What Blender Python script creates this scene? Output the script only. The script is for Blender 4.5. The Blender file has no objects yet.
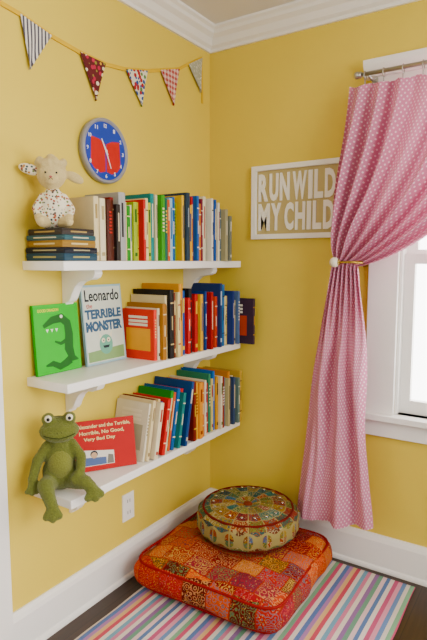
import bpy, bmesh, math, random
from mathutils import Matrix, Vector, noise
rnd = random.Random(7)
jit = random.Random(21)
scene = bpy.context.scene

# ------------------------------------------------------------------ colours / materials
def lin(h, boost=1.30):
    h = h.lstrip('#')
    o = []
    for i in (0, 2, 4):
        c = int(h[i:i+2], 16)/255
        o.append(c/12.92 if c <= .04045 else ((c+.055)/1.055)**2.4)
    l = .3*o[0]+.55*o[1]+.15*o[2]
    mx_, mn_ = max(o), min(o); sat = (mx_-mn_)/max(mx_, 1e-4)
    o = [min(1, max(.002, (l+(c-l)*boost)*(1-.16*sat))) for c in o]
    return (o[0], o[1], o[2], 1)

class NT:
    def __init__(s, name, rough=.6):
        s.m = bpy.data.materials.new(name); s.m.use_nodes = True
        s.t = s.m.node_tree
        s.b = s.t.nodes['Principled BSDF']; s.b.inputs['Roughness'].default_value = rough
    def n(s, typ, **kw):
        nd = s.t.nodes.new(typ)
        for k, v in kw.items(): setattr(nd, k, v)
        return nd
    def put(s, sock, v):
        if isinstance(v, bpy.types.NodeSocket): s.t.links.new(v, sock)
        else: sock.default_value = v
    def math(s, op, a, b=0.0, c=0.0):
        nd = s.n('ShaderNodeMath', operation=op)
        s.put(nd.inputs[0], a); s.put(nd.inputs[1], b); s.put(nd.inputs[2], c)
        return nd.outputs[0]
    def mix(s, f, a, b):
        nd = s.n('ShaderNodeMix', data_type='RGBA')
        s.put(nd.inputs[0], f); s.put(nd.inputs[6], a); s.put(nd.inputs[7], b)
        return nd.outputs[2]
    def coord(s, which='Object'):
        return s.n('ShaderNodeTexCoord').outputs[which]
    def sep(s, v):
        nd = s.n('ShaderNodeSeparateXYZ'); s.put(nd.inputs[0], v); return nd.outputs
    def comb(s, x, y, z=0.0):
        nd = s.n('ShaderNodeCombineXYZ')
        s.put(nd.inputs[0], x); s.put(nd.inputs[1], y); s.put(nd.inputs[2], z); return nd.outputs[0]
    def noise(s, v, scale, detail=3.0):
        nd = s.n('ShaderNodeTexNoise'); s.put(nd.inputs['Vector'], v)
        nd.inputs['Scale'].default_value = scale; nd.inputs['Detail'].default_value = detail
        return nd.outputs[0]
    def vor(s, v, scale):
        nd = s.n('ShaderNodeTexVoronoi'); s.put(nd.inputs['Vector'], v); nd.inputs['Scale'].default_value = scale
        return nd.outputs['Distance'], nd.outputs['Color']
    def white(s, v):
        nd = s.n('ShaderNodeTexWhiteNoise', noise_dimensions='3D'); s.put(nd.inputs[0], v); return nd.outputs[0]
    def ramp(s, f, cols, interp='CONSTANT'):
        nd = s.n('ShaderNodeValToRGB'); r = nd.color_ramp; r.interpolation = interp
        k = len(cols)
        pos = [i/k for i in range(k)] if interp == 'CONSTANT' else [i/max(1, k-1) for i in range(k)]
        cs = [c if isinstance(c, tuple) else lin(c) for c in cols]
        r.elements[0].position = pos[0]; r.elements[0].color = cs[0]
        r.elements[1].position = pos[1]; r.elements[1].color = cs[1]
        for p, c in list(zip(pos, cs))[2:]:
            e = r.elements.new(p); e.color = c
        s.put(nd.inputs[0], f); return nd.outputs[0]
    def color(s, v): s.put(s.b.inputs['Base Color'], v)
    def bump(s, h, strength=.3, dist=.002):
        nd = s.n('ShaderNodeBump'); nd.inputs['Strength'].default_value = strength
        nd.inputs['Distance'].default_value = dist; s.put(nd.inputs['Height'], h)
        s.t.links.new(nd.outputs[0], s.b.inputs['Normal'])

_c = {}
def col(h, rough=.5, var=.06, prefix='paint'):
    k = (h, rough)
    if k in _c: return _c[k]
    t = NT('%s_%s' % (prefix, h.strip('#')), rough)
    c = lin(h)
    d = tuple(x*(1-var*2.2) for x in c[:3])+(1,)
    t.color(t.mix(t.noise(t.coord(), 25), d, c))
    if rough >= .4: t.b.inputs['Specular IOR Level'].default_value = .18
    _c[k] = t.m
    return t.m

def metal(name, h, rough=.3):
    t = NT(name, rough); t.color(lin(h)); t.b.inputs['Metallic'].default_value = 1; return t.m

def plaster(name, h, h2, boost=1.32):
    t = NT(name, .65); v = t.coord()
    t.color(t.mix(t.noise(v, 1.3), lin(h, boost), lin(h2, boost)))
    t.b.inputs['Specular IOR Level'].default_value = .3
    t.bump(t.noise(v, 140), .12, .002); return t.m
WALL = plaster('yellow_wall_paint', 'E8CD60', 'EED66A', 1.14)
CEIL = plaster('ceiling_paint', 'DDDAD6', 'E3E0DC')
TRIM = col('F4F2EE', .35, .01, 'white_trim')
SHELF = col('F8F6F2', .35, .01, 'white_shelf')
t = NT('book_pages', .8); v = t.coord(); s = t.sep(v)
t.color(t.mix(t.noise(t.comb(t.math('MULTIPLY', s[0], 8), t.math('MULTIPLY', s[1], 900), t.math('MULTIPLY', s[2], 8)), 1.0), lin('C5B690'), lin('EADEC0')))
PAGES = t.m
STEEL = metal('brushed_steel', 'B9B7B2', .3)
BRASS = metal('brass', 'B79B5C', .35)

# ------------------------------------------------------------------ geometry builder
class B:
    def __init__(s): s.v = []; s.f = []; s.mi = []; s.sm = []; s.mats = []
    def add(s, vs, fs, mat, M=None, smooth=False):
        if mat not in s.mats: s.mats.append(mat)
        k = s.mats.index(mat); o = len(s.v)
        for p in vs:
            p = Vector(p); s.v.append(M @ p if M is not None else p)
        for f in fs: s.f.append([o+i for i in f]); s.mi.append(k); s.sm.append(smooth)
    def build(s, name, origin=(0, 0, 0), bevel=0, seg=2, parent=None):
        o = Vector(origin)
        me = bpy.data.meshes.new(name)
        me.from_pydata([p-o for p in s.v], [], s.f)
        for m in s.mats: me.materials.append(m)
        me.polygons.foreach_set('material_index', s.mi)
        me.polygons.foreach_set('use_smooth', s.sm)
        me.update()
        bm = bmesh.new(); bm.from_mesh(me); bmesh.ops.recalc_face_normals(bm, faces=bm.faces); bm.to_mesh(me); bm.free()
        ob = bpy.data.objects.new(name, me); ob.location = o
        scene.collection.objects.link(ob)
        if bevel:
            md = ob.modifiers.new('bevel', 'BEVEL'); md.width = bevel; md.segments = seg; md.limit_method = 'ANGLE'
        if parent: ob.parent = parent
        return ob

def box(b, x0, x1, y0, y1, z0, z1, mat, M=None):
    vs = [(x, y, z) for x in (x0, x1) for y in (y0, y1) for z in (z0, z1)]
    b.add(vs, [(0, 1, 3, 2), (4, 6, 7, 5), (0, 4, 5, 1), (2, 3, 7, 6), (0, 2, 6, 4), (1, 5, 7, 3)], mat, M)

def prism(b, pts, ext, mat, M=None, smooth=False):
    n = len(pts); e = Vector(ext)
    vs = [Vector(p) for p in pts]+[Vector(p)+e for p in pts]
    fs = [tuple(range(n))[::-1], tuple(range(n, 2*n))]+[(i, (i+1) % n, n+(i+1) % n, n+i) for i in range(n)]
    b.add(vs, fs, mat, M, smooth)

def tube(b, pts, rad, mat, seg=10, M=None):
    pts = [Vector(p) for p in pts]; n = len(pts)
    if not isinstance(rad, (list, tuple)): rad = [rad]*n
    vs = []; fs = []
    up = Vector((0, 0, 1)); pn = None
    for i, p in enumerate(pts):
        d = (pts[min(i+1, n-1)]-pts[max(i-1, 0)]).normalized()
        if pn is None:
            a = up if abs(d.z) < .9 else Vector((1, 0, 0))
            pn = d.cross(a).normalized()
        else:
            pn = (pn-d*pn.dot(d)).normalized()
        q = d.cross(pn)
        for k in range(seg):
            an = 2*math.pi*k/seg
            vs.append(p+(pn*math.cos(an)+q*math.sin(an))*rad[i])
    for i in range(n-1):
        for k in range(seg):
            a = i*seg+k; c = i*seg+(k+1) % seg
            fs.append((a, c, c+seg, a+seg))
    fs.append(tuple(range(seg))[::-1]); fs.append(tuple(range((n-1)*seg, n*seg)))
    b.add(vs, fs, mat, M, True)

def ell(b, c, r, mat, M=None, rot=None, nu=20, nv=12):
    if not isinstance(r, (list, tuple)): r = (r, r, r)
    vs = []; fs = []
    R = rot.to_matrix().to_4x4() if rot is not None else Matrix()
    for i in range(nv+1):
        th = math.pi*i/nv
        for k in range(nu):
            ph = 2*math.pi*k/nu
            p = R @ Vector((r[0]*math.sin(th)*math.cos(ph), r[1]*math.sin(th)*math.sin(ph), r[2]*math.cos(th)))
            vs.append(Vector(c)+p)
    for i in range(nv):
        for k in range(nu):
            a = i*nu+k; d = i*nu+(k+1) % nu
            fs.append((a, a+nu, d+nu, d))
    b.add(vs, fs, mat, M, True)

def revolve(b, prof, mat, M=None, seg=48, mod=None):
    vs = []; fs = []; n = len(prof)
    for k in range(seg):
        an = 2*math.pi*k/seg
        for (r, z) in prof:
            if mod: r, z = mod(r, z, an)
            vs.append((r*math.cos(an), r*math.sin(an), z))
    for k in range(seg):
        for i in range(n-1):
            a = k*n+i; c = ((k+1) % seg)*n+i
            fs.append((a, c, c+1, a+1))
    b.add(vs, fs, mat, M, True)

def torus(b, c, R, r, mat, M=None, axis='x', seg=24):
    pts = []
    for k in range(seg+1):
        a = 2*math.pi*k/seg
        ca, sa = R*math.cos(a), R*math.sin(a)
        pts.append({'x': (c[0], c[1]+ca, c[2]+sa), 'z': (c[0]+ca, c[1]+sa, c[2]), 'y': (c[0]+ca, c[1], c[2]+sa)}[axis])
    tube(b, pts, r, mat, 8, M)

def text_geo(body, w, h, bold=.0, depth=.02):
    cu = bpy.data.curves.new('t', 'FONT'); cu.body = body; cu.extrude = depth; cu.offset = bold; cu.align_x = 'CENTER'
    cu.resolution_u = 3
    ob = bpy.data.objects.new('t', cu); scene.collection.objects.link(ob)
    bpy.context.view_layer.update()
    me = bpy.data.meshes.new_from_object(ob.evaluated_get(bpy.context.evaluated_depsgraph_get()))
    vs = [v.co.copy() for v in me.vertices]; fs = [tuple(p.vertices) for p in me.polygons]
    bpy.data.objects.remove(ob); bpy.data.meshes.remove(me)
    x0 = min(v.x for v in vs); x1 = max(v.x for v in vs); y0 = min(v.y for v in vs); y1 = max(v.y for v in vs)
    out = [Vector(((v.x-(x0+x1)/2)*w/(x1-x0), 0, (v.y-(y0+y1)/2)*h/(y1-y0))) for v in vs]
    for o, v in zip(out, vs): o.y = -v.z
    return out, fs
def text(b, body, cx, cz, w, h, y, mat, M=None, bold=.0, th=.0006):
    vs, fs = text_geo(body, w, h, bold)
    m = max(abs(v.y) for v in vs)
    vs = [Vector((v.x+cx, y+(v.y/m)*th, v.z+cz)) for v in vs]
    b.add(vs, fs, mat, M)

def blob(fill, voxel=.005, smooth=4):
    """union of overlapping solids -> one continuous skin"""
    tb = B(); fill(tb)
    ob = tb.build('tmp')
    md = ob.modifiers.new('r', 'REMESH'); md.mode = 'VOXEL'; md.voxel_size = voxel
    ms = ob.modifiers.new('s', 'SMOOTH'); ms.factor = .6; ms.iterations = smooth
    bpy.context.view_layer.update()
    me = bpy.data.meshes.new_from_object(ob.evaluated_get(bpy.context.evaluated_depsgraph_get()))
    vs = [v.co.copy() for v in me.vertices]; fs = [tuple(p.vertices) for p in me.polygons]
    bpy.data.objects.remove(ob); bpy.data.meshes.remove(me)
    return vs, fs
def limb(b, pts, rad, mat):
    """tapered limb as chain of overlapping balls"""
    for i in range(len(pts)-1):
        a, c = Vector(pts[i]), Vector(pts[i+1]); n = max(2, int((c-a).length/(min(rad[i], rad[i+1])*.35)))
        for k in range(n+1):
            u = k/n; ell(b, a.lerp(c, u), rad[i]*(1-u)+rad[i+1]*u, mat, nu=14, nv=8)

# ------------------------------------------------------------------ room shell
H = 2.42
def wood_floor():
    t = NT('dark_wood_planks', .35); s = t.sep(t.coord())
    pl = t.math('FLOOR', t.math('DIVIDE', s[0], .083))
    g = t.math('FRACT', t.math('DIVIDE', s[0], .083))
    v = t.comb(t.math('MULTIPLY', s[0], 12), t.math('ADD', s[1], t.math('MULTIPLY', pl, 3.1)), 0)
    grain = t.noise(v, 6, 6)
    c = t.ramp(grain, ['1E140E', '33241B', '4A372B'], 'LINEAR')
    c = t.mix(t.math('MULTIPLY', t.white(t.comb(pl, 0, 0)), .4), c, lin('2A1D16'))
    gap = t.math('LESS_THAN', g, .035)
    t.color(t.mix(gap, c, lin('0B0806'))); t.bump(grain, .15); return t.m
b = B(); box(b, -.12, 3.2, -3.4, .12, -.1, 0, wood_floor()); b.build('floor')
b = B(); box(b, -.12, 3.2, -3.4, .12, H, H+.1, CEIL); b.build('ceiling')
DC = -1.222   # door casing edge
b = B()
box(b, -.12, 0, DC-.11, .12, 0, H, WALL); box(b, -.12, 0, -2.15, DC-.11, 2.05, H, WALL); box(b, -.12, 0, -3.4, -2.15, 0, H, WALL)
b.build('wall_left')
WX0, WX1, WZ0, WZ1 = .93, 1.75, .70, 1.99
b = B()
box(b, 0, WX0, 0, .12, 0, H, WALL); box(b, WX1, 3.2, 0, .12, 0, H, WALL)
box(b, WX0, WX1, 0, .12, 0, WZ0, WALL); box(b, WX0, WX1, 0, .12, WZ1, H, WALL)
b.build('wall_right')

# crown
def crown_prof(): return [(0, 0), (.012, 0), (.016, .012), (.03, .022), (.045, .045), (.066, .058), (.072, .07), (.085, .078), (.085, .088), (0, .088)]
b = B()
P = crown_prof(); n = len(P); z0 = H-.088
vs = []
for (d, z) in P: vs.append((d, -3.4, z0+z))
for (d, z) in P: vs.append((d, -d, z0+z))
for (d, z) in P: vs.append((3.2, -d, z0+z))
fs = []
for r in (0, 1):
    for i in range(n-1): a = r*n+i; fs.append((a, a+1, a+1+n, a+n))
b.add(vs, fs, TRIM); b.build('trim_1')
# baseboards
def base(name, L):
    b = B()
    prof = [(0, 0), (.030, 0), (.030, .008), (.026, .016), (.019, .02), (.019, .128), (.014, .142), (.008, .150), (.006, .155), (0, .155)]
    if L: pts = [(d, DC, z) for d, z in prof]; prism(b, pts, (0, -DC, 0), TRIM)
    else: pts = [(.0, -d, z) for d, z in prof]; prism(b, pts, (3.2, 0, 0), TRIM)
    b.build(name)
base('baseboard_left', True); base('baseboard_right', False)

# door on left wall
b = B()
DI = DC-.11
box(b, 0, .022, DI, DC, 0, 2.16, TRIM); box(b, 0, .022, -2.26, -2.15, 0, 2.16, TRIM); box(b, 0, .022, -2.15, DI, 2.05, 2.16, TRIM)
box(b, -.06, -.02, -2.148, DI-.002, .005, 2.048, TRIM)
for y0, y1 in ((-2.06, -1.78), (-1.69, -1.41)):
    for z0_, z1_ in ((.2, .85), (1.0, 1.9)): box(b, -.02, -.012, y0, y1, z0_, z1_, TRIM)
ell(b, (.025, -2.08, .95), .027, BRASS); tube(b, [(-.02, -2.08, .95), (.02, -2.08, .95)], .01, BRASS)
b.build('door_1', bevel=.002)

# window
b = B()
cy = -.024
box(b, .81, .93, cy, 0, .70, 2.00, TRIM); box(b, 1.75, 1.87, cy, 0, .70, 2.00, TRIM)
box(b, .81, 1.87, cy-.004, 0, 2.00, 2.07, TRIM)
prism(b, [(.775, 0, 2.07), (.775, -.04, 2.07), (.775, -.05, 2.085), (.775, -.065, 2.11), (.775, -.07, 2.13), (.775, 0, 2.13)], (1.13, 0, 0), TRIM)
box(b, .785, 1.895, -.055, .06, .675, .70, TRIM)     # stool
box(b, .81, 1.87, -.02, 0, .60, .675, TRIM)           # apron
box(b, WX0, WX0+.012, 0, .12, .70, WZ1, TRIM); box(b, WX1-.012, WX1, 0, .12, .70, WZ1, TRIM); box(b, WX0, WX1, 0, .12, WZ1-.012, WZ1, TRIM)
def sash(x0, x1, z0, z1, y):
    w = .042
    box(b, x0, x0+w, y, y+.03, z0, z1, TRIM); box(b, x1-w, x1, y, y+.03, z0, z1, TRIM)
    box(b, x0+w, x1-w, y, y+.03, z0, z0+w+.015, TRIM); box(b, x0+w, x1-w, y, y+.03, z1-w, z1, TRIM)
sash(WX0+.012, WX1-.012, .702, 1.37, .030); sash(WX0+.012, WX1-.012, 1.33, WZ1-.012, .065)
t = NT('window_glass'); nt = t.t
tr = t.n('ShaderNodeBsdfTransparent'); gl = t.n('ShaderNodeBsdfGlossy'); gl.inputs['Roughness'].default_value = .02
mx = t.n('ShaderNodeMixShader'); mx.inputs[0].default_value = .06
nt.links.new(tr.outputs[0], mx.inputs[1]); nt.links.new(gl.outputs[0], mx.inputs[2])
nt.links.new(mx.outputs[0], nt.nodes['Material Output'].inputs['Surface'])
box(b, .98, 1.70, .044, .047, .755, 1.335, t.m); box(b, .98, 1.70, .079, .082, 1.38, 1.94, t.m)
b.build('window_1', bevel=.0015)

# outlet
b = B()
OW = col('F4F2EC', .3, .0, 'plastic')
box(b, 0, .005, -.668, -.598, .245, .362, OW)
for zc in (.279, .329):
    box(b, .005, .0075, -.650, -.616, zc-.017, zc+.017, OW)
    for yy in (-.642, -.628): box(b, .0075, .0079, yy, yy+.003, zc-.006, zc+.008, col('3A3835'))
b.build('wall_outlet', bevel=.001)

# ------------------------------------------------------------------ shelves
SY0, SY1, SD, ST = -1.115, -.035, .2, .03
for zt in (1.34, .95, .565):
    b = B()
    box(b, 0, SD, SY0, SY1, zt-ST, zt, SHELF)
    for yc in (-.935, -.21):
        zb = zt-ST
        pr = [(0, 0), (.165, 0), (.168, -.012), (.16, -.026), (.14, -.034), (.115, -.036), (.09, -.043), (.07, -.058), (.055, -.08), (.045, -.1), (.035, -.112), (.022, -.116), (.016, -.126), (.0, -.130)]
        prism(b, [(x, yc-.018, zb+z) for x, z in pr], (0, .036, 0), SHELF)
    b.build('wall_shelf', bevel=.002)

# ------------------------------------------------------------------ books
def book(b, y, t, h, d, z, c, lab=None, lean=0, x0=.006, art=None):
    """standing book; spine faces +x, cover board faces -y"""
    m = col(c, .45)
    M = Matrix.Translation((x0, y, z+(t*math.sin(-lean) if lean < 0 else 0))) @ Matrix.Rotation(lean, 4, 'X')
    k = .0022
    box(b, 0, d, 0, k, 0, h, m, M); box(b, 0, d, t-k, t, 0, h, m, M)
    prism(b, [(d-k, 0, 0), (d, t*.12, 0), (d+.002, t*.5, 0), (d, t*.88, 0), (d-k, t, 0)], (0, 0, h), m, M)
    box(b, .004, d-k, k, t-k, .003, h-.004, PAGES, M)
    if lab:
        lm = col(lab, .5)
        e = d+.0026
        kind = rnd.choice([0, 1, 1, 2, 3, 3, 4])
        def r(z0, z1, w=.55, mm=lm): box(b, e-.002, e, t*(.5-w/2), t*(.5+w/2), h*z0, h*z1, mm, M)
        if kind == 0: r(.35, .85, .26)
        elif kind == 1: r(.66, .88, .4); r(.08, .14, .5)
        elif kind == 2:
            q = .45
            while q < .8: r(q, q+.03, .4); q += .055
        elif kind == 3: r(.2, .22, .8); r(.80, .82, .8); r(.42, .62, .22)
        else: r(.5, .78, .2)
    if art:
        am = col(art, .5)
        box(b, d*.12, d*.88, -.0005, .0003, h*.18, h*.62, am, M)
        for q in (.85, .77, .70): box(b, d*.2, d*.8, -.0005, .0003, h*q-.006, h*q+.004, col('F2EBD8', .5), M)

def row(name, z, y, spec, last=-.05, x0=.006, nlean=0, ang=0):
    b = B(); a = math.radians(ang)
    for i, s in enumerate(spec):
        t, h, d, c = s[:4]; lab = s[4] if len(s) > 4 else None; art = s[5] if len(s) > 5 else None
        if i > 1: h *= jit.uniform(.90, 1.05); d = d*jit.uniform(.90, 1.06)
        if i < nlean:
            book(b, y, t, h, d, z+.0006, c, lab, -a, x0, art); y += (t+.001)/math.cos(a)
            if i == nlean-1: y += h*math.sin(a)-t/math.cos(a)+t*math.cos(a)+.002
            continue
        if y+t > last: break
        book(b, y, t, h, d, z+.0006, c, lab, 0, x0, art)
        y += t+.0008
    b.build(name, bevel=.0006, seg=1)
    return y

S1 = [(.022, .215, .165, 'E5D6B0', 'A89468'), (.026, .21, .17, 'EADFC0', 'B7A67F'), (.030, .225, .175, '4A2218', 'B23A2C'), (.016, .22, .165, '7A2018', 'E2CFA0'),
      (.020, .21, .17, '2C2622', 'D9CDB0'), (.034, .235, .17, 'A8A8A6', '2E2C2C'), (.018, .215, .165, 'DFCF9E', '7A6C55'), (.020, .22, .16, '3C8A2C', 'E7E2B0'),
      (.010, .205, .165, 'EFE4C4', '3B6FA8'), (.022, .21, .17, 'A8BC2A', '35602C'), (.015, .23, .165, 'E3C84A', '8A3A28'), (.014, .215, .17, 'C2382C', 'F0E0C0'),
      (.016, .225, .17, 'E6D8A8', '6A4A2A'), (.018, .24, .175, 'C8CC58', '3A5A2A'),
      (.020, .26, .18, '1F8480', 'F0E8CC'), (.012, .24, .18, 'E5D8B4', '3A3A3A'), (.022, .27, .185, '4E9638', 'F2E9C0', 'E8D35A'), (.018, .26, .18, '1A6052', 'E8C850'),
      (.014, .235, .17, 'F0C83E', 'B5382A'), (.016, .25, .18, 'D86A28', 'F2E2B8'), (.020, .265, .19, '9FC4D8', '2D5890', '6FA7C9'), (.018, .245, .18, '2A5F9A', 'F2EBD8'), (.020, .23, .17, '80A83A', '3A4A20'),
      (.016, .25, .18, 'E8C048', '2B4A70'), (.024, .27, .195, '2E3E4C', 'A9B4B8', '8FA4AE'), (.020, .245, .18, '1E3F7A', 'E8D55E'), (.028, .25, .18, 'F2C020', '2C4E8A'), (.014, .26, .18, 'B83A24', 'F2E2B8'),
      (.016, .26, .18, '3B66A8', 'F0EBDD'), (.020, .25, .19, 'D8882A', 'EFE7C8'), (.014, .27, .19, '7A2A3A', 'E8E0D0'), (.020, .26, .19, 'E6DEC4', 'B23A2C'),
      (.018, .24, .175, '4A7A3A', 'E8E0C0'), (.012, .265, .19, 'EEE8D8', '333333'), (.018, .25, .185, '8B3020', 'E7D2B6'), (.016, .27, .19, '1B56A0', 'F0E2B0'), (.018, .235, .18, 'D8C490', '3A5A88'), (.014, .26, .19, 'F0E8D0', '9A3A2A'),
      (.016, .25, .2, '5B6F7A', 'EEE8D8'), (.020, .24, .2, 'A7A080', 'E6DFC8'), (.018, .21, .22, '6F7468', 'D8D2BC'), (.02, .21, .22, 'A5A08C', '6A6658')]
row('row_of_books', 1.34, -.955, S1, last=-.04)
S2 = [(.016, .20, .165, 'E0501A', 'F3D9A0', 'F0B030'), (.012, .205, .17, 'E8DFC6', '554433'), (.022, .245, .18, 'A87840', 'F0E0B8', 'C08A4A'), (.014, .25, .185, 'E0D0A8', '8A5A30', 'C9A86A'), (.026, .275, .19, '1A1614', 'C9B68A'), (.012, .255, .18, '7A3A1A', 'E8D8A8'),
      (.016, .275, .19, 'EADAA8', 'B23A2C', 'E7C85A'), (.024, .285, .195, 'E2A82C', '5A3A20', 'F2D688'), (.014, .255, .18, '2E6FB5', 'F2EBD8'), (.020, .28, .19, '1C4E92', 'F0D860'), (.012, .25, .18, 'EFE6D0', 'C0392B'),
      (.018, .26, .18, 'C8241A', 'F6E9C8'), (.022, .27, .18, '1B1B20', 'D84A3A'), (.014, .24, .175, 'E76A20', 'FFF0D0'), (.024, .265, .19, 'B7201A', 'F2D24A', 'E8D0B0'),
      (.016, .25, .18, '20908C', 'F0F0E0'), (.020, .27, .19, 'F0BE28', '2B4E8A'), (.014, .25, .18, '173B7A', 'E0E0E0'), (.018, .245, .18, '8FA0B0', '44506A'), (.018, .27, .19, 'A82418', 'F0E0C0'), (.014, .25, .18, 'EFE8D4', '3A3A3A'),
      (.018, .235, .175, '3A7FBC', 'F0ECD8'), (.020, .225, .18, 'C2502A', 'F0E0C0'), (.018, .28, .20, '2A3A6A', 'C8D2E0', '53689A'), (.014, .25, .19, 'EADCB8', '3A5A8A'), (.02, .275, .2, '3F6FA0', '22304A'), (.018, .235, .2, 'E2D4A0', '6A6040'), (.018, .225, .2, 'D9B840', '554A20'),
      (.016, .25, .2, '303E78', 'E8E2CC'), (.018, .23, .205, 'C8BC90', '5A4A30'), (.018, .25, .21, '5A6F90', 'E8E2CC')]
row('row_of_books', .95, -.650, S2, last=-.076)
b = B(); book(b, -.074, .018, .215, .285, .9506, '3A2A38', 'E0B040', art='B8502E'); b.build('picture_book', bevel=.0006, seg=1)
S3 = [(.010, .225, .17, 'E9E2CE', '8A7A58', 'B8B4A0'), (.016, .235, .18, 'E8D8B0', '8A7A58', 'C8AC7A'), (.010, .24, .18, '7A2A14', 'E8D8A8'), (.022, .23, .185, 'EFE4C6', 'B04030'), (.014, .22, .175, 'D8C898', '5A4A38'), (.014, .235, .18, '2A5F9A', 'F0EBDD'),
      (.020, .25, .195, 'C7201C', 'F6E8C0', 'D8281C'), (.010, .24, .18, 'E5D8B8', '444444'), (.018, .25, .19, '2E8A3A', 'F0F0D0'), (.014, .245, .185, 'D86A20', 'F2E4C0'), (.018, .26, .195, '1F5F98', 'F2E9C0', '3F87B8'), (.012, .24, .185, 'F0BE28', '8A3020'),
      (.018, .24, .19, '207C7A', 'F0E8C8'), (.014, .245, .18, 'D83A24', 'F4E8CC'), (.018, .27, .195, '24457A', 'E0D8C0'), (.020, .255, .19, '7A2A20', 'E8D060'), (.018, .28, .195, 'E9B820', '8A5A20', 'F0C850'), (.024, .275, .195, 'E8A418', '8A3A20', 'E8B848'),
      (.018, .265, .19, 'D8881C', 'F6E8C0'), (.012, .27, .195, 'EEE6CE', '3A6A9A'), (.018, .25, .19, '2058A0', 'F2E9C8'), (.022, .24, .185, 'C03A28', 'F6F2E0'), (.016, .26, .19, '4A8A6A', 'E8E0C0'), (.016, .25, .185, 'E0CC90', 'A03A2A'), (.018, .265, .195, '1E6FB8', 'F0ECDC'),
      (.018, .25, .19, 'D8A428', '4A3A20'), (.014, .245, .19, 'E8DFC4', '4A7A4A'), (.02, .255, .195, '8C3A30', 'E8E0D0'), (.018, .24, .19, '5F89AC', 'F0ECE0'), (.018, .25, .2, 'C0B488', '6A5A40'), (.018, .245, .2, 'D8923A', 'F0E0C0'), (.018, .24, .2, '3A4A6A', 'E8D8B0'),
      (.016, .25, .205, 'E6DAB8', '7A3A2A'), (.018, .24, .21, '6A7F78', 'E0D8C0'), (.018, .245, .22, 'C8A860', '5A4A30'), (.016, .24, .225, '9A9484', 'E8E0C8')]
row('row_of_books', .565, -.735, S3, last=-.04, nlean=15, ang=12)

# lying stack on top shelf
b = B()
zz = 1.3406
def lying(b, z, t, x0, x1, y0, y1, c, rot=0, lab=None):
    m = col(c, .45); cx, cy_ = (x0+x1)/2, (y0+y1)/2
    M = Matrix.Translation((cx, cy_, z)) @ Matrix.Rotation(rot, 4, 'Z')
    X, Y = (x1-x0)/2, (y1-y0)/2; k = .0022
    box(b, -X, X, -Y, Y, 0, k, m, M); box(b, -X, X, -Y, Y, t-k, t, m, M)
    prism(b, [(-X, -Y, 0), (-X, -Y-.002, t*.5), (-X, -Y, t), (-X, -Y+k, t), (-X, -Y+k, 0)], (2*X, 0, 0), m, M)
    prism(b, [(X, -Y, 0), (X+.002, -Y, t*.5), (X, -Y, t), (X-k, -Y, t), (X-k, -Y, 0)], (0, 2*Y, 0), m, M)
    box(b, -X+.003, X-.003, -Y+k, Y-.003, k, t-k, PAGES, M)
    if lab:
        box(b, -X*.6, X*.6, -Y-.0028, -Y-.001, t*.38, t*.62, col(lab, .5), M)
        box(b, X+.001, X+.0028, -Y*.5, Y*.5, t*.38, t*.62, col(lab, .5), M)
for t_, c, w, lab, ro in ((.024, '2A4454', .0, 'A8A070', 0), (.018, '1B1E28', .0, 'A8A080', .02), (.022, '9A7A48', .004, 'E0D0A0', -.03), (.016, '3C5A60', .004, 'D8D0B0', .03), (.02, '35302C', .008, 'B09868', -.02)):
    lying(b, zz, t_, .010+w, .192-w, -1.105+w*.5, -.965-w*.5, c, ro, lab); zz += t_+.0006
b.build('stack_of_books', bevel=.0006, seg=1)
STACK_TOP = zz

# face-out picture books
def cover_book(name, yc, xb, z, w, h, t, lean, yaw, c, deco):
    """local: x = width, z = height, front faces -y; yaw 90deg faces +x"""
    b = B(); m = col(c, .5); k = .002
    M = Matrix.Translation((xb, yc, z)) @ Matrix.Rotation(yaw, 4, 'Z') @ Matrix.Rotation(-lean, 4, 'X')
    box(b, -w/2, w/2, -t, -t+k, 0, h, m, M); box(b, -w/2, w/2, -k, 0, 0, h, m, M)
    box(b, -w/2, -w/2+k, -t, 0, 0, h, m, M); box(b, -w/2+k, w/2-.004, -t+k, -k, .003, h-.004, PAGES, M)
    deco(b, M, w, h, -t)
    b.build(name)
def pol(b, pts, y, mat, M, th=.0005): prism(b, [(x, y, z) for x, z in pts], (0, -th, 0), mat, M)
def disc(b, cx, cz, rx, rz, y, mat, M, th=.0005, n=20): pol(b, [(cx+rx*math.cos(2*math.pi*i/n), cz+rz*math.sin(2*math.pi*i/n)) for i in range(n)], y, mat, M, th)
def strip(b, pts, wd, y, mat, M):
    L = []; Rr = []
    for i, (x, z) in enumerate(pts):
        a = pts[max(0, i-1)]; c = pts[min(len(pts)-1, i+1)]
        dx, dz = c[0]-a[0], c[1]-a[1]; l = math.hypot(dx, dz)
        w_ = wd[i] if isinstance(wd, (list, tuple)) else wd
        L.append((x-dz/l*w_, z+dx/l*w_)); Rr.append((x+dz/l*w_, z-dx/l*w_))
    for i in range(len(pts)-1): pol(b, [L[i], L[i+1], Rr[i+1], Rr[i]], y, mat, M)
def d_green(b, M, w, h, y):
    g = col('14601E', .45); wh = col('F4F4E4', .45)
    strip(b, [(.085, .035), (.06, .04), (.045, .08), (.05, .13), (.045, .17), (.02, .19), (-.02, .185), (-.06, .165)], [.002, .014, .02, .018, .016, .016, .013, .006], y, g, M)
    strip(b, [(.05, .04), (.03, .03), (.0, .02), (-.03, .035), (-.06, .03)], [.016, .014, .012, .01, .003], y, g, M)
    strip(b, [(.04, .11), (.01, .10), (-.015, .11)], [.008, .006, .003], y, g, M)
    for q in (-.05, -.03, -.01): pol(b, [(q, .155), (q+.012, .155), (q+.006, .143)], y, wh, M)
    disc(b, .02, .195, .006, .006, y-.0005, wh, M)
    text(b, 'GOOD DRAGON', -.035, .220, .09, .011, y-.0003, col('F2E84A', .4), M, .02, .0004)
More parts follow.
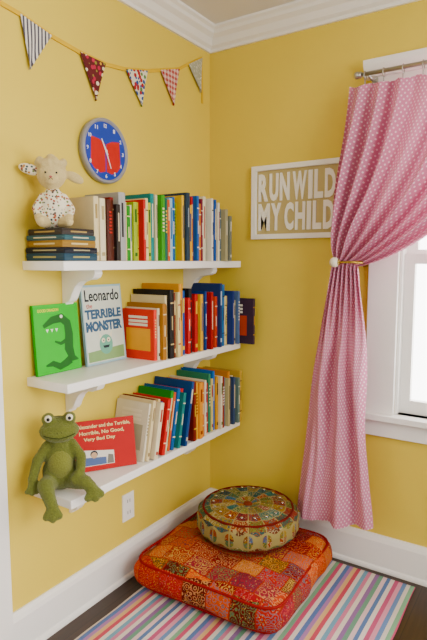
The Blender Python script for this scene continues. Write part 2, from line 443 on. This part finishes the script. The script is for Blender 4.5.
def d_leo(b, M, w, h, y):
    bl = col('3E5C78', .5); dk = col('24292E', .5); rd = col('B5372A', .5); cr = col('EDE6CE', .5)
    pol(b, [(-w/2+.006, .008), (w/2-.006, .008), (w/2-.006, h-.008), (-w/2+.006, h-.008)], y, col('D8DCD0', .5), M, .0003)
    text(b, 'Leonardo', 0, h-.040, .18, .044, y-.0004, dk, M, .02, .0004)
    text(b, 'the', -.07, h-.078, .03, .018, y-.0004, rd, M, .01, .0004)
    text(b, 'TERRIBLE', .0, h-.110, .19, .036, y-.0004, bl, M, .05, .0004)
    text(b, 'MONSTER', .0, h-.156, .19, .040, y-.0004, bl, M, .06, .0004)
    pol(b, [(-w/2+.01, .012), (w/2-.01, .012), (w/2-.01, .06), (-w/2+.01, .05)], y-.0003, col('8CA878', .5), M, .0003)
    disc(b, 0, .072, .035, .038, y-.0006, col('7AAE98', .5), M)
    disc(b, -.014, .088, .009, .009, y-.0011, cr, M); disc(b, .014, .088, .009, .009, y-.0011, cr, M)
    disc(b, -.013, .087, .003, .003, y-.0016, dk, M); disc(b, .013, .087, .003, .003, y-.0016, dk, M)
    pol(b, [(-.018, .068), (.018, .068), (.012, .058), (-.012, .058)], y-.0011, dk, M)
    for q in (-1, 1): pol(b, [(q*.02, .103), (q*.032, .096), (q*.034, .12)], y-.0006, cr, M)
def d_red(b, M, w, h, y):
    yl = col('F3E7B0', .5); wh = col('F0ECE2', .5); dk = col('2A2A33', .5)
    text(b, 'Alexander and the Terrible,', 0, h-.022, w*.88, .016, y-.0003, yl, M, .02, .0004)
    text(b, 'Horrible, No Good,', -.01, h-.046, w*.74, .016, y-.0003, yl, M, .02, .0004)
    text(b, 'Very Bad Day', -.02, h-.070, w*.52, .016, y-.0003, yl, M, .02, .0004)
    pol(b, [(-.085, .018), (.03, .018), (.03, .066), (-.085, .078)], y, wh, M, .0003)
    pol(b, [(-.08, .02), (.0, .02), (.0, .045), (-.08, .05)], y-.0003, col('5E6F9A', .5), M)
    disc(b, -.045, .060, .014, .013, y-.0005, dk, M); disc(b, -.045, .056, .011, .011, y-.001, col('D9B79A', .5), M)
    pol(b, [(.002, .02), (.028, .02), (.026, .05), (.008, .054)], y-.0004, col('7A7770', .5), M)
R90 = math.radians(90)
cover_book('green_picture_book', -.998, .022, .951, .196, .240, .012, math.radians(4), R90, '48BE20', d_green)
cover_book('monster_picture_book', -.778, .034, .951, .210, .300, .012, math.radians(5.5), R90, 'A9C4CC', d_leo)
cover_book('red_picture_book', -.852, .100, .566, .228, .184, .012, math.radians(13), math.radians(90-32), 'BE0E0C', d_red)

# ------------------------------------------------------------------ plush frog
def plush(name, h, h2, sc=220):
    t = NT(name, .95); v = t.coord(); n1 = t.noise(v, sc, 4)
    t.color(t.mix(n1, lin(h2), lin(h))); t.b.inputs['Sheen Weight'].default_value = .15
    t.bump(n1, .9, .006); return t.m
FROG = plush('green_plush', '7C8244', '484E24')
FB = plush('pale_green_plush', '8C8E4E', '626634')
BLK = NT('black_button', .15); BLK.color(lin('0E0C0B')); BLK = BLK.m
EYW = NT('eye_white', .2); EYW.color(lin('ECE6D2')); EYW = EYW.m
def frog(loc, yaw):
    M = Matrix.Translation(loc) @ Matrix.Rotation(yaw, 4, 'Z')
    b = B(); G = FROG
    def fill(q):
        ell(q, (0, 0, .062), (.060, .048, .062), G); ell(q, (0, .0, .112), (.050, .040, .058), G); ell(q, (0, .0, .16), (.036, .032, .03), G)
        ell(q, (0, -.006, .208), (.066, .050, .036), G); ell(q, (0, -.022, .199), (.056, .044, .024), G); ell(q, (0, .004, .224), (.050, .042, .030), G)
        for sx in (-1, 1): ell(q, (sx*.034, -.012, .250), (.022, .021, .022), G)
        # arms
        limb(q, [(-.038, 0, .155), (-.072, -.012, .112), (-.088, -.03, .062), (-.090, -.042, .038)], [.020, .018, .016, .015], G)
        for d in ((-.016, -.010, -.012), (0, -.016, -.016), (.014, -.010, -.014)): limb(q, [(-.090, -.042, .036), (-.090+d[0], -.042+d[1], .036+d[2])], [.013, .009], G)
        limb(q, [(.038, 0, .155), (.068, -.02, .115), (.064, -.052, .076), (.052, -.064, .066)], [.020, .018, .016, .015], G)
        for d in ((-.014, -.008, -.008), (-.008, -.012, -.018), (.006, -.01, -.018)): limb(q, [(.052, -.064, .066), (.052+d[0], -.064+d[1], .066+d[2])], [.013, .009], G)
        # legs
        limb(q, [(-.03, -.015, .038), (-.048, -.066, .044), (-.042, -.090, .026), (-.032, -.100, -.006), (-.028, -.104, -.018)], [.031, .028, .023, .019, .019], G)
        for d in ((-.020, -.010, -.020), (0, -.016, -.026), (.019, -.010, -.020)): limb(q, [(-.028, -.105, -.020), (-.028+d[0], -.105+d[1], -.020+d[2])], [.018, .013], G)
        limb(q, [(.03, -.015, .038), (.058, -.058, .046), (.078, -.080, .046), (.096, -.092, .032), (.101, -.096, .024)], [.031, .028, .023, .019, .019], G)
        for d in ((-.018, -.012, -.020), (.006, -.016, -.022), (.024, -.006, -.014)): limb(q, [(.101, -.097, .024), (.101+d[0], -.097+d[1], .024+d[2])], [.018, .013], G)
    vs, fs = blob(fill, .0038, 5)
    vs = [v+Vector(noise.noise_vector(v*140))*.0014 for v in vs]
    b.add(vs, fs, G, M, True)
    ell(b, (0, -.017, .092), (.042, .038, .058), FB, M)
    for sx in (-1, 1):
        ell(b, (sx*.034, -.023, .254), (.0130, .0120, .0130), EYW, M); ell(b, (sx*.034, -.0340, .255), (.0058, .003, .0062), BLK, M)
    pts = [(.052*math.sin(a), -.065+.029*(1-math.cos(a)), .197+.008*abs(math.sin(a))) for a in [i*.14-1.26 for i in range(19)]]
    tube(b, pts, .0016, col('33391A', .8), 6, M)
    for sx in (-1, 1): ell(b, (sx*.007, -.060, .215), .0016, BLK, M, nu=8, nv=6)
    return b.build('plush_frog', origin=loc)
frog((.102, -1.071, .567), math.radians(50))

# ------------------------------------------------------------------ lamb doll
def floral(name, base, cols, scale=120, thr=.42, rough=.85):
    t = NT(name, rough); v = t.coord()
    d, c = t.vor(v, scale); s = t.sep(c)
    pal = t.ramp(s[0], cols)
    t.color(t.mix(t.math('LESS_THAN', d, thr), lin(base), pal))
    t.bump(t.noise(v, 500), .2); return t.m
CREAM = plush('cream_knit', 'EADAAC', 'D0BA86', 300)
DRESS = floral('floral_cotton', 'EBE4CE', ['A55A48', '3A4A4E', 'B98A5A', '6C7A4A', '5A4A42'], 110, .42)
def lamb(loc, yaw):
    M = Matrix.Translation(loc) @ Matrix.Rotation(yaw, 4, 'Z') @ Matrix.Scale(1.06, 4); b = B()
    def body(q):
        ell(q, (0, 0, .035), (.058, .045, .038), DRESS); ell(q, (0, 0, .07), (.042, .034, .045), DRESS); ell(q, (0, 0, .105), (.026, .023, .022), DRESS)
        limb(q, [(-.03, 0, .095), (-.052, -.012, .06), (-.045, -.035, .035)], [.014, .012, .012], DRESS)
        limb(q, [(.03, 0, .095), (.052, -.012, .06), (.045, -.035, .035)], [.014, .012, .012], DRESS)
    vs, fs = blob(body, .0035, 4); b.add(vs, fs, DRESS, M, True)
    def skin(q):
        ell(q, (-.004, -.004, .160), (.043, .038, .041), CREAM); ell(q, (-.006, -.034, .147), (.022, .022, .019), CREAM)
        ell(q, (-.004, .004, .178), (.044, .036, .028), CREAM)
        for k in range(14):
            a = k*.45-3.1; ell(q, (-.004+.036*math.cos(a), .0+.028*math.sin(a), .196+.006*math.sin(k*2.1)), .0135, CREAM, nu=12, nv=8)
        ell(q, (-.004, -.012, .208), .016, CREAM)
        ell(q, (.064, 0, .158), (.032, .010, .016), CREAM, rot=Matrix.Rotation(.45, 3, 'Y').to_quaternion())
        limb(q, [(0, 0, .11), (-.003, 0, .135)], [.017, .02], CREAM)
    vs, fs = blob(skin, .0035, 3); b.add(vs, fs, CREAM, M, True)
    ell(b, (-.066, 0, .177), (.033, .010, .016), DRESS, M, rot=Matrix.Rotation(.25, 3, 'Y').to_quaternion())
    def legs(q):
        limb(q, [(-.022, -.02, .02), (-.034, -.06, .017), (-.038, -.078, .018)], [.019, .016, .014], CREAM)
        limb(q, [(.022, -.02, .02), (.036, -.058, .017), (.042, -.074, .018)], [.019, .016, .014], CREAM)
        ell(q, (-.044, -.04, .032), .013, CREAM); ell(q, (.044, -.04, .032), .013, CREAM)
    vs, fs = blob(legs, .0035, 3); b.add(vs, fs, CREAM, M, True)
    for sx in (-1, 1): ell(b, (-.005+sx*.016, -.042, .164), .0032, BLK, M, nu=10, nv=8)
    ell(b, (-.006, -.0565, .150), (.0045, .002, .003), col('B5696A', .7), M, nu=10, nv=8)
    for sx in (-1, 1): tube(b, [(-.006, -.057, .147), (-.006+sx*.006, -.054, .142)], .0009, col('6A4030', .7), 6, M)
    b.build('lamb_doll', origin=loc)
lamb((.088, -1.052, STACK_TOP+.001), math.radians(50))

# ------------------------------------------------------------------ wall clock
b = B()
MC = Matrix.Translation((0, -.742, 1.751)) @ Matrix.Rotation(R90, 4, 'Z')
MR = MC @ Matrix.Rotation(R90, 4, 'X')   # revolve axis -> local -y
revolve(b, [(0, 0), (.112, 0), (.118, .004), (.12, .018), (.119, .027), (.114, .031), (.108, .029), (.106, .022), (0, .022)], col('8E8E94', .35, .02), MR, 64)
BLUE = col('1546A8', .35); yf = -.0225
disc(b, 0, 0, .1055, .1055, yf, BLUE, MC, .0008, 64)
RED = col('C41A2A', .35); WHT = col('F0F0F0', .35)
pol(b, [(-.078, -.050), (-.060, -.070), (-.030, -.082), (-.003, -.076), (-.003, .026), (-.035, .040), (-.074, .044)], yf-.0008, RED, MC)
pol(b, [(.078, -.050), (.060, -.070), (.030, -.082), (.003, -.076), (.003, .026), (.035, .040), (.074, .044)], yf-.0008, RED, MC)
for i in range(12):
    a = i*math.pi/6; text(b, str(i or 12), .092*math.sin(a), .092*math.cos(a), .009 if 0 < i < 10 else .014, .014, yf-.0014, WHT, MC, .02, .0005)
for a, L, w_ in ((math.radians(158), .066, .0035), (math.radians(-28), .048, .0045)):
    dx, dz = math.sin(a), math.cos(a)
    pol(b, [(-dx*.015-dz*w_, -dz*.015+dx*w_), (-dx*.015+dz*w_, -dz*.015-dx*w_), (dx*L+dz*w_*.4, dz*L-dx*w_*.4), (dx*L-dz*w_*.4, dz*L+dx*w_*.4)], yf-.003, WHT, MC)
disc(b, 0, 0, .006, .006, yf-.004, WHT, MC)
b.build('wall_clock')

# ------------------------------------------------------------------ bunting
def pattern_stripes(name, a, c, freq, ang=0, wd=.5):
    t = NT(name, .85); s = t.sep(t.coord())
    v = t.math('ADD', t.math('MULTIPLY', s[1], math.cos(ang)), t.math('MULTIPLY', s[2], math.sin(ang)))
    t.color(t.mix(t.math('LESS_THAN', t.math('FRACT', t.math('MULTIPLY', v, freq)), wd), lin(a), lin(c))); return t.m
def plaid(name):
    t = NT(name, .85); s = t.sep(t.coord())
    f1 = t.math('LESS_THAN', t.math('FRACT', t.math('MULTIPLY', s[1], 45)), .5); f2 = t.math('LESS_THAN', t.math('FRACT', t.math('MULTIPLY', s[2], 45)), .5)
    t.color(t.mix(t.math('MULTIPLY', t.math('ADD', f1, f2), .5), lin('E0C8BC'), lin('A8141C'))); return t.m
b = B()
YR = col('E8C42C', .7)
string = [(-1.218, 2.128), (-1.159, 2.124), (-1.093, 2.117), (-.969, 2.092), (-.846, 2.079), (-.717, 2.075), (-.608, 2.088), (-.475, 2.119), (-.39, 2.146), (-.256, 2.189), (-.187, 2.229), (-.076, 2.29)]
S = []
for i in range(len(string)-1):
    for k in range(4):
        u = k/4; S.append((string[i][0]*(1-u)+string[i+1][0]*u, string[i][1]*(1-u)+string[i+1][1]*u))
S.append(string[-1])
for i in range(len(S)-1):
    (y0, z0_), (y1, z1_) = S[i], S[i+1]
    prism(b, [(.001, y0, z0_-.007), (.001, y1, z1_-.007), (.001, y1, z1_+.007), (.001, y0, z0_+.007)], (.0060, 0, 0), YR)
flags = [((-1.093, 2.117), (-.969, 2.092), (-1.064, 1.955), pattern_stripes('grey_ticking', 'DCD8D0', '4E4C54', 70, 0, .5)),
         ((-.846, 2.079), (-.717, 2.075), (-.773, 1.928), floral('brown_floral', '5A1A1E', ['D9A84A', 'E8DCC0', 'B23A50', '8A8A4A'], 55, .42)),
         ((-.608, 2.088), (-.475, 2.119), (-.516, 1.9665), floral('blue_floral', 'E0DCC8', ['2A4E8A', '5A8048', 'A52A2A', '2A4E8A'], 60, .52)),
         ((-.39, 2.146), (-.256, 2.189), (-.302, 2.02), plaid('red_plaid')),
         ((-.187, 2.229), (-.076, 2.29), (-.092, 2.128), floral('sage_dots', 'A9A996', ['DDDBCD', 'C8C4B0'], 80, .35))]
for (a, c, d, m) in flags:
    n = 8; vs = []; fs = []
    for i in range(n+1):
        u = i/n
        for k in range(n+1):
            w_ = k/n
            ty, tz = a[0]*(1-w_)+c[0]*w_, a[1]*(1-w_)+c[1]*w_
            y, z = ty*(1-u)+d[0]*u, tz*(1-u)+d[1]*u
            vs.append((.0085+.005*math.sin(w_*5+u*2)*(u), y, z))
    for i in range(n):
        for k in range(n): q = i*(n+1)+k; fs.append((q, q+1, q+n+2, q+n+1))
    o = len(vs); vs += [(v_[0]+.0015, v_[1], v_[2]) for v_ in vs]; fs += [tuple(o+i for i in f[::-1]) for f in fs]
    b.add(vs, fs, m, None, True)
prism(b, [(.002, -.082, 2.29), (.002, -.070, 2.29), (.002, -.066, 2.085), (.002, -.076, 2.085)], (.004, 0, 0), YR)
b.build('bunting_garland')

# ------------------------------------------------------------------ framed sign
b = B()
X0, X1, Z0, Z1 = .247, .735, 1.442, 1.775
fw = .022
FR = col('F6F3EA', .4, .01)
box(b, X0, X1, -.022, 0, Z1-fw, Z1, FR); box(b, X0, X1, -.022, 0, Z0, Z0+fw, FR)
box(b, X0, X0+fw, -.022, 0, Z0+fw, Z1-fw, FR); box(b, X1-fw, X1, -.022, 0, Z0+fw, Z1-fw, FR)
box(b, X0+fw, X1-fw, -.006, 0, Z0+fw, Z1-fw, plaster('sign_backing', 'BEAA6A', 'D0BF84', 1.05))
LW = col('F6F3E8', .5, .01)
def letters(word, x, zc, widths):
    for ch, w_ in zip(word, widths):
        text(b, ch, x+w_/2, zc, w_, .124, -.0085, LW, None, .04, .0025); x += w_+.008
letters('RUN', X0+.032, 1.676, [.048, .045, .048]); letters('WILD', X0+.032+.172, 1.676, [.068, .020, .041, .048])
letters('MY', X0+.032, 1.542, [.058, .050]); letters('CHILD', X0+.032+.134, 1.542, [.045, .048, .020, .041, .048])
b.build('framed_word_sign')

# ------------------------------------------------------------------ curtain
def curtain():
    ns, n1, n2 = 240, 56, 70
    lp = lambda a, c, u: a*(1-u)+c*u
    sm = lambda u: u*u*(3-2*u)
    rows = []
    nz = lambda a, c, k=0.: noise.noise(Vector((a, c, k)))
    for j in range(n1+n2+1):
        r = []
        for i in range(ns+1):
            s = i/ns
            if j <= n1:
                t_ = j/n1
                A = (lp(.735, 1.42, s), 2.022); D = (lp(.692, .800, s), lp(1.356, 1.318, s))
                Bq = (lp(.722, 1.40, s), lp(1.75, 1.62, s)); C = (lp(.655, 1.03, s), lp(1.47, 1.355, s))
                k0, k1, k2, k3 = (1-t_)**3, 3*t_*(1-t_)**2, 3*t_*t_*(1-t_), t_**3
                x = k0*A[0]+k1*Bq[0]+k2*C[0]+k3*D[0]; z = k0*A[1]+k1*Bq[1]+k2*C[1]+k3*D[1]
                ph = 2*math.pi*8*s+1.4*math.sin(5*s)+.5+2.0*nz(s*3, t_*1.5)*sm(t_)
                am = lp(.028, .019, t_)+.030*math.sin(math.pi*t_)
                am *= .72+.75*nz(s*6+3, t_*1.2, 4)
                y = -.112-.010*t_-.030*math.sin(math.pi*t_)
                y += am*math.sin(ph)+.026*nz(s*11, t_*2, 9)*math.sin(math.pi*t_)
                z += .006*math.cos(2*math.pi*8*s)*math.exp(-t_*14)
            else:
                q = (j-n1)/n2
                bulge = math.sin(math.pi*min(1, q*1.15))*.012
                x = lp(lp(.692, .530, q**.95)-bulge, lp(.800, .885, q**.85)+bulge*.6, s)
                z = lp(lp(1.356, 1.318, s), .205+.045*s-.02*math.sin(math.pi*s), q)
                w = sm(min(1, q*2.2))
                tight = .020*math.sin(2*math.pi*8*s+1.4*math.sin(5*s)+.5)
                soft = .036*math.sin(2*math.pi*2.8*s+.9+2.0*nz(s*2, q*1.6, 2))+.040*nz(s*5.0, q*1.8, 7)+.016*nz(s*12, q*2.6, 5)
                y = -.122-.006*q*w+tight*(1-w)+soft*w*(1-.35*q*(1-s))
                y += -.020*math.sin(math.pi*s)*w+.036*w*q*(1-s)
                x += .022*nz(s*3, q*2.5, 12)*w
            r.append(Vector((x, min(y, -.045), z)))
        rows.append(r)
    me = bpy.data.meshes.new('curtain')
    W = ns+1
    vs = [p for r in rows for p in r]
    fs = [(j*W+i, j*W+i+1, (j+1)*W+i+1, (j+1)*W+i) for j in range(n1+n2) for i in range(ns)]
    me.from_pydata(vs, [], fs)
    uvl = me.uv_layers.new(name='cloth')
    L = [[0]*W]
    for j in range(1, len(rows)): L.append([L[-1][i]+(rows[j][W//2]-rows[j-1][W//2]).length for i in range(W)])
    for p in me.polygons:
        p.use_smooth = True
        for li in p.loop_indices:
            vi = me.loops[li].vertex_index; j, i = divmod(vi, W)
            ww = 1.15 if j <= n1 else 1.15-.35*sm(min(1, (j-n1)/n2*1.5))
            uvl.data[li].uv = ((i/ns-.5)*ww, L[j][i])
    t = NT('pink_dotted_cotton', .85)
    uv = t.coord('UV'); s = t.sep(uv); N = 1/.026
    def lat(off):
        fx = t.math('SUBTRACT', t.math('FRACT', t.math('ADD', t.math('MULTIPLY', s[0], N), off)), .5)
        fy = t.math('SUBTRACT', t.math('FRACT', t.math('ADD', t.math('MULTIPLY', s[1], N), off)), .5)
        return t.math('SQRT', t.math('ADD', t.math('MULTIPLY', fx, fx), t.math('MULTIPLY', fy, fy)))
    d = t.math('MINIMUM', lat(0.0), lat(.5))
    t.color(t.mix(t.math('LESS_THAN', d, .155), lin('D88CA8', 1.1), lin('F2E2E6')))
    t.b.inputs['Specular IOR Level'].default_value = .1
    tl = t.n('ShaderNodeBsdfTranslucent'); tl.inputs[0].default_value = lin('DC8CA8', 1.2)
    mx = t.n('ShaderNodeMixShader'); mx.inputs[0].default_value = .10
    t.t.links.new(t.b.outputs[0], mx.inputs[1]); t.t.links.new(tl.outputs[0], mx.inputs[2])
    t.t.links.new(mx.outputs[0], t.t.nodes['Material Output'].inputs['Surface'])
    me.materials.append(t.m)
    ob = bpy.data.objects.new('window_curtain', me); scene.collection.objects.link(ob)
    return ob
curtain()
# rod with rings, bracket
b = B()
ry, rz = -.112, 2.062
tube(b, [(.775, ry, rz), (1.95, ry, rz)], .008, STEEL)
ell(b, (.768, ry, rz), (.014, .014, .014), STEEL); tube(b, [(.776, ry, rz), (.784, ry, rz)], .012, STEEL)
for xb in (.815, 1.88):
    tube(b, [(xb, -.031, rz-.01), (xb, -.08, rz-.012), (xb, ry, rz-.008)], .006, STEEL)
    box(b, xb-.012, xb+.012, -.034, -.0285, rz-.035, rz+.006, STEEL)
for k in range(9):
    x = .80+k*.072; torus(b, (x, ry, rz-.006), .016, .0022, STEEL); tube(b, [(x, ry, rz-.022), (x, ry, rz-.040)], .0025, STEEL, 6)
b.build('curtain_rod')
# hold back
b = B()
BR = [(.786, -.002, 1.335), (.803, -.03, 1.335), (.815, -.07, 1.335), (.822, -.12, 1.335), (.82, -.155, 1.335), (.80, -.178, 1.335), (.775, -.186, 1.335), (.73, -.186, 1.335)]
tube(b, BR, .005, BRASS)
revolve(b, [(0, 0), (.020, 0), (.020, .004), (.010, .008), (.005, .012)], BRASS, Matrix.Translation((.786, 0, 1.335)) @ Matrix.Rotation(R90, 4, 'X'), 24)
ell(b, (.722, -.186, 1.335), .020, col('F0E9D6', .3, .01)); torus(b, (.740, -.186, 1.335), .010, .003, BRASS)
b.build('curtain_holdback')

# ------------------------------------------------------------------ rug
t = NT('striped_cotton', .95); v = t.coord(); s = t.sep(v)
cols = ['E6DED8', 'C24E7C', 'E2A0B6', '6288BC', 'DED8D0', '7CAE8C', 'C84A72', 'E8DED2', '4A70AC', 'A478AC', 'E0BA88', 'C4405A', 'E0DAD2', '70A2BE', 'D07E9C', 'E4DCD0', '866098', '62987E', 'E2C8CE', '4870A8']
wob = t.math('MULTIPLY', t.math('SUBTRACT', t.noise(v, 4), .5), .004)
f = t.math('FRACT', t.math('MULTIPLY', t.math('ADD', s[0], wob), 1/.32))
c = t.ramp(f, cols)
weave = t.noise(t.comb(t.math('MULTIPLY', s[0], 150), t.math('MULTIPLY', s[1], 400), 0), 1.0)
t.color(t.mix(t.math('ADD', t.math('MULTIPLY', weave, .22), .08), c, lin('A89E9A')))
t.b.inputs['Specular IOR Level'].default_value = .1
t.bump(weave, .6, .003)
RUG = t.m
b = B(); nx, ny = 60, 120; x0, x1, y0, y1 = .12, 1.06, -2.0, -.065
vs = []; fs = []
for j in range(ny+1):
    for i in range(nx+1):
        u, w_ = i/nx, j/ny
        x = x0+(x1-x0)*u; y = y0+(y1-y0)*w_
        x += .006*noise.noise(Vector((0, y*4, 3)))*(1 if u > .5 else -1)
        z = .007+.0015*noise.noise(Vector((x*6, y*6, 0)))
        vs.append((x, y, z))
for j in range(ny):
    for i in range(nx): a = j*(nx+1)+i; fs.append((a, a+1, a+nx+2, a+nx+1))
b.add(vs, fs, RUG, None, True)
rug = b.build('striped_rug'); md = rug.modifiers.new('solid', 'SOLIDIFY'); md.thickness = .005; md.offset = -1

# ------------------------------------------------------------------ floor cushion
def patch_mat(name, pal, pal2, cell, polar=False, seam='7A2A20'):
    t = NT(name, .9); v = t.coord(); s = t.sep(v)
    if polar:
        ang = t.math('ARCTAN2', s[1], s[0]); r = t.math('SQRT', t.math('ADD', t.math('MULTIPLY', s[0], s[0]), t.math('MULTIPLY', s[1], s[1])))
        a = t.math('MULTIPLY', ang, 9/math.pi); c = t.math('DIVIDE', r, cell); e = t.math('DIVIDE', s[2], .04)
        cid = t.comb(t.math('FLOOR', a), t.math('FLOOR', c), t.math('FLOOR', e))
        edge = t.math('MINIMUM', t.math('PINGPONG', a, .5), t.math('PINGPONG', c, .5)); eth = .035
    else:
        a = t.math('DIVIDE', s[0], cell); c = t.math('DIVIDE', s[1], cell*.8); e = t.math('DIVIDE', s[2], cell)
        a = t.math('ADD', a, t.math('MULTIPLY', t.math('FLOOR', c), .37))
        cid = t.comb(t.math('FLOOR', a), t.math('FLOOR', c), t.math('FLOOR', t.math('ADD', e, .5)))
        edge = t.math('MINIMUM', t.math('PINGPONG', a, .5), t.math('PINGPONG', c, .5)); eth = .025
    basec = t.ramp(t.white(cid), pal)
    nd = t.n('ShaderNodeVectorMath', operation='ADD'); t.put(nd.inputs[0], cid); nd.inputs[1].default_value = (13.3, 7.1, 3.7)
    acc = t.ramp(t.white(nd.outputs[0]), pal2)
    d, vc = t.vor(v, 42); ring = t.math('FRACT', t.math('MULTIPLY', d, 3.2))
    f1 = t.math('MULTIPLY', t.math('LESS_THAN', ring, .34), .75)
    d2, vc2 = t.vor(v, 130); f2 = t.math('MULTIPLY', t.math('LESS_THAN', d2, .28), .75)
    col1 = t.mix(f1, basec, acc)
    col2 = t.mix(f2, col1, t.ramp(t.sep(vc2)[0], pal2[::-1]))
    col3 = t.mix(t.math('LESS_THAN', edge, eth), col2, lin(seam))
    t.b.inputs['Specular IOR Level'].default_value = .12
    t.color(col3); t.bump(t.math('ADD', t.noise(v, 300), t.math('MULTIPLY', d, 1.5)), .6, .004)
    return t.m
CU = patch_mat('red_patchwork', ['AC3616', '7A2018', 'C25820', 'A03420', '5A1E1A', 'C4622A', '942430', 'B44A1A', 'B47024', '86303A', '963A20', '6A4A2E'], ['CC9450', 'B04C4C', 'CCA868', '5E784E', 'C4643A', '3E2E38', 'C8946C', '86281A', '4E6A70'], .105, False, '96391F')
def cushion():
    b = B(); n = 40; c0 = Vector((.404, -.408, 0)); hx, hy, hz = .336, .314, .080
    bm = bmesh.new(); bmesh.ops.create_cube(bm, size=2); bmesh.ops.subdivide_edges(bm, edges=bm.edges[:], cuts=n, use_grid_fill=True)
    vs = []
    for v in bm.verts:
        x, y, z = v.co
        rxy = (abs(x)**7+abs(y)**7)**(1/7); tt = (rxy**3.2+abs(z)**3.2)**(1/3.2)
        x, y, z = x/tt, y/tt, z/tt
        k = 1+.05*(abs(x*y))**3
        p = Vector((x*hx*k, y*hy*k, z*hz))
        w_ = noise.noise(p*7)*.012+noise.noise(p*22)*.007
        p.z += w_*(1 if z > 0 else .0); p.x += noise.noise(p*12+Vector((5, 0, 0)))*.009; p.y += noise.noise(p*12+Vector((0, 5, 0)))*.009
        r2 = ((x*hx+.01)**2+(y*hy-.10)**2)
        if z > 0: p.z = p.z-.014*math.exp(-r2/.05)
        p.z = max(p.z, -.074)
        vs.append(p)
    bm.verts.index_update(); fs = [[v.index for v in f.verts] for f in bm.faces]; bm.free()
    M = Matrix.Translation((c0.x, c0.y, .085)) @ Matrix.Rotation(math.radians(2), 4, 'Z')
    b.add(vs, fs, CU, M, True)
    for zz_ in (.046, -.050):
        pts = []
        for k in range(121):
            a = 2*math.pi*k/120; cx, sy = math.cos(a), math.sin(a)
            r = (abs(cx)**7+abs(sy)**7)**(-1/7)
            x, y = cx*r, sy*r; tt = (1-(abs(zz_)/hz)**3.2)**(1/3.2); kk = 1+.05*abs(x*y)**3
            p = Vector((x*hx*tt*kk, y*hy*tt*kk, zz_)); p.z += noise.noise(p*9)*.004; pts.append(p)
        tube(b, pts, .0055, col('8E2A22', .9), 8, M)
    b.build('floor_cushion', origin=(c0.x, c0.y, .085))
cushion()
PO = patch_mat('green_patchwork', ['52603A', '6E7240', '3A5646', '8E7A42', '5E3428', '42665E', '8A4430', '727A48', '344C4C', '96804A', '7A3634', '44607A'], ['A89C70', '7A322C', '2E625E', 'A8824A', '3A2420', 'B4AA88', '2E465A', '8E5430'], .055, True, '968A60')
def pouf():
    b = B(); R, hh = .222, .070; prof = []
    for k in range(41):
        a = math.pi*k/40; sr, cz = math.sin(a), math.cos(a)
        r = R*abs(sr)**.62; z = hh*(1 if cz > 0 else -1)*abs(cz)**.55
        prof.append((r, z))
    def mod(r, z, an):
        f = math.cos(an*18)*.0025*min(1, r/.08)
        if z > 0: z = z+f*(r/R)-.016*math.exp(-(r/.035)**2)
        return r+f*.9*(abs(z) < .06)*(r/R)**3, z
    C0 = (.398, -.300, .157+hh)
    M = Matrix.Translation(C0)
    revolve(b, prof, PO, M, 144, mod)
    for zz_ in (.053, -.053):
        rr = R*(1-(abs(zz_)/hh)**(1/.275))**.31
        torus(b, (0, 0, zz_), rr+.001, .0055, col('6A2420', .9), M, 'z', 72)
    revolve(b, [(0, .068), (.012, .067), (.020, .062), (.022, .056), (0, .054)], col('7A3A22', .8), M, 24)
    MI = metal('mirror_disc', 'D8D8D8', .1)
    for k in range(18):
        a = 2*math.pi*(k+.5)/18; ell(b, (.150*math.cos(a), .150*math.sin(a), hh*.985), (.007, .007, .003), MI, M, nu=10, nv=6)
    b.build('round_pouf', origin=C0)
pouf()

# ------------------------------------------------------------------ light: bright overcast sky, strongest outside the window
w = bpy.data.worlds.new('daylight'); scene.world = w; w.use_nodes = True
wt = w.node_tree; bg = wt.nodes['Background']; bg.inputs[0].default_value = (1.0, .975, .94, 1)
tc = wt.nodes.new('ShaderNodeTexCoord'); sp = wt.nodes.new('ShaderNodeSeparateXYZ'); mr = wt.nodes.new('ShaderNodeMapRange')
wt.links.new(tc.outputs['Generated'], sp.inputs[0]); wt.links.new(sp.outputs[1], mr.inputs[0])
mr.inputs[1].default_value = -.1; mr.inputs[2].default_value = .35; mr.inputs[3].default_value = .74; mr.inputs[4].default_value = 11
wt.links.new(mr.outputs[0], bg.inputs[1])
def area(name, loc, target, size, power, c=(1, .955, .89)):
    l = bpy.data.lights.new(name, 'AREA'); l.size = size; l.energy = power; l.color = c
    o = bpy.data.objects.new(name, l); o.location = loc
    o.rotation_euler = (Vector(target)-Vector(loc)).to_track_quat('-Z', 'Y').to_euler(); scene.collection.objects.link(o)
area('added_fill_light', (3.0, -1.6, 1.7), (0, -.6, .9), 1.0, 45)  # added area light right of the camera, simulating a window not modelled

# ------------------------------------------------------------------ camera
cam = bpy.data.cameras.new('camera'); co = bpy.data.objects.new('camera', cam); scene.collection.objects.link(co)
cam.sensor_fit = 'VERTICAL'; cam.sensor_height = 36; cam.lens = 36*534/640
co.location = (1.497, -2.247, 1.34)
co.rotation_euler = (math.radians(90-6.3), 0, math.radians(33.3))
scene.camera = co
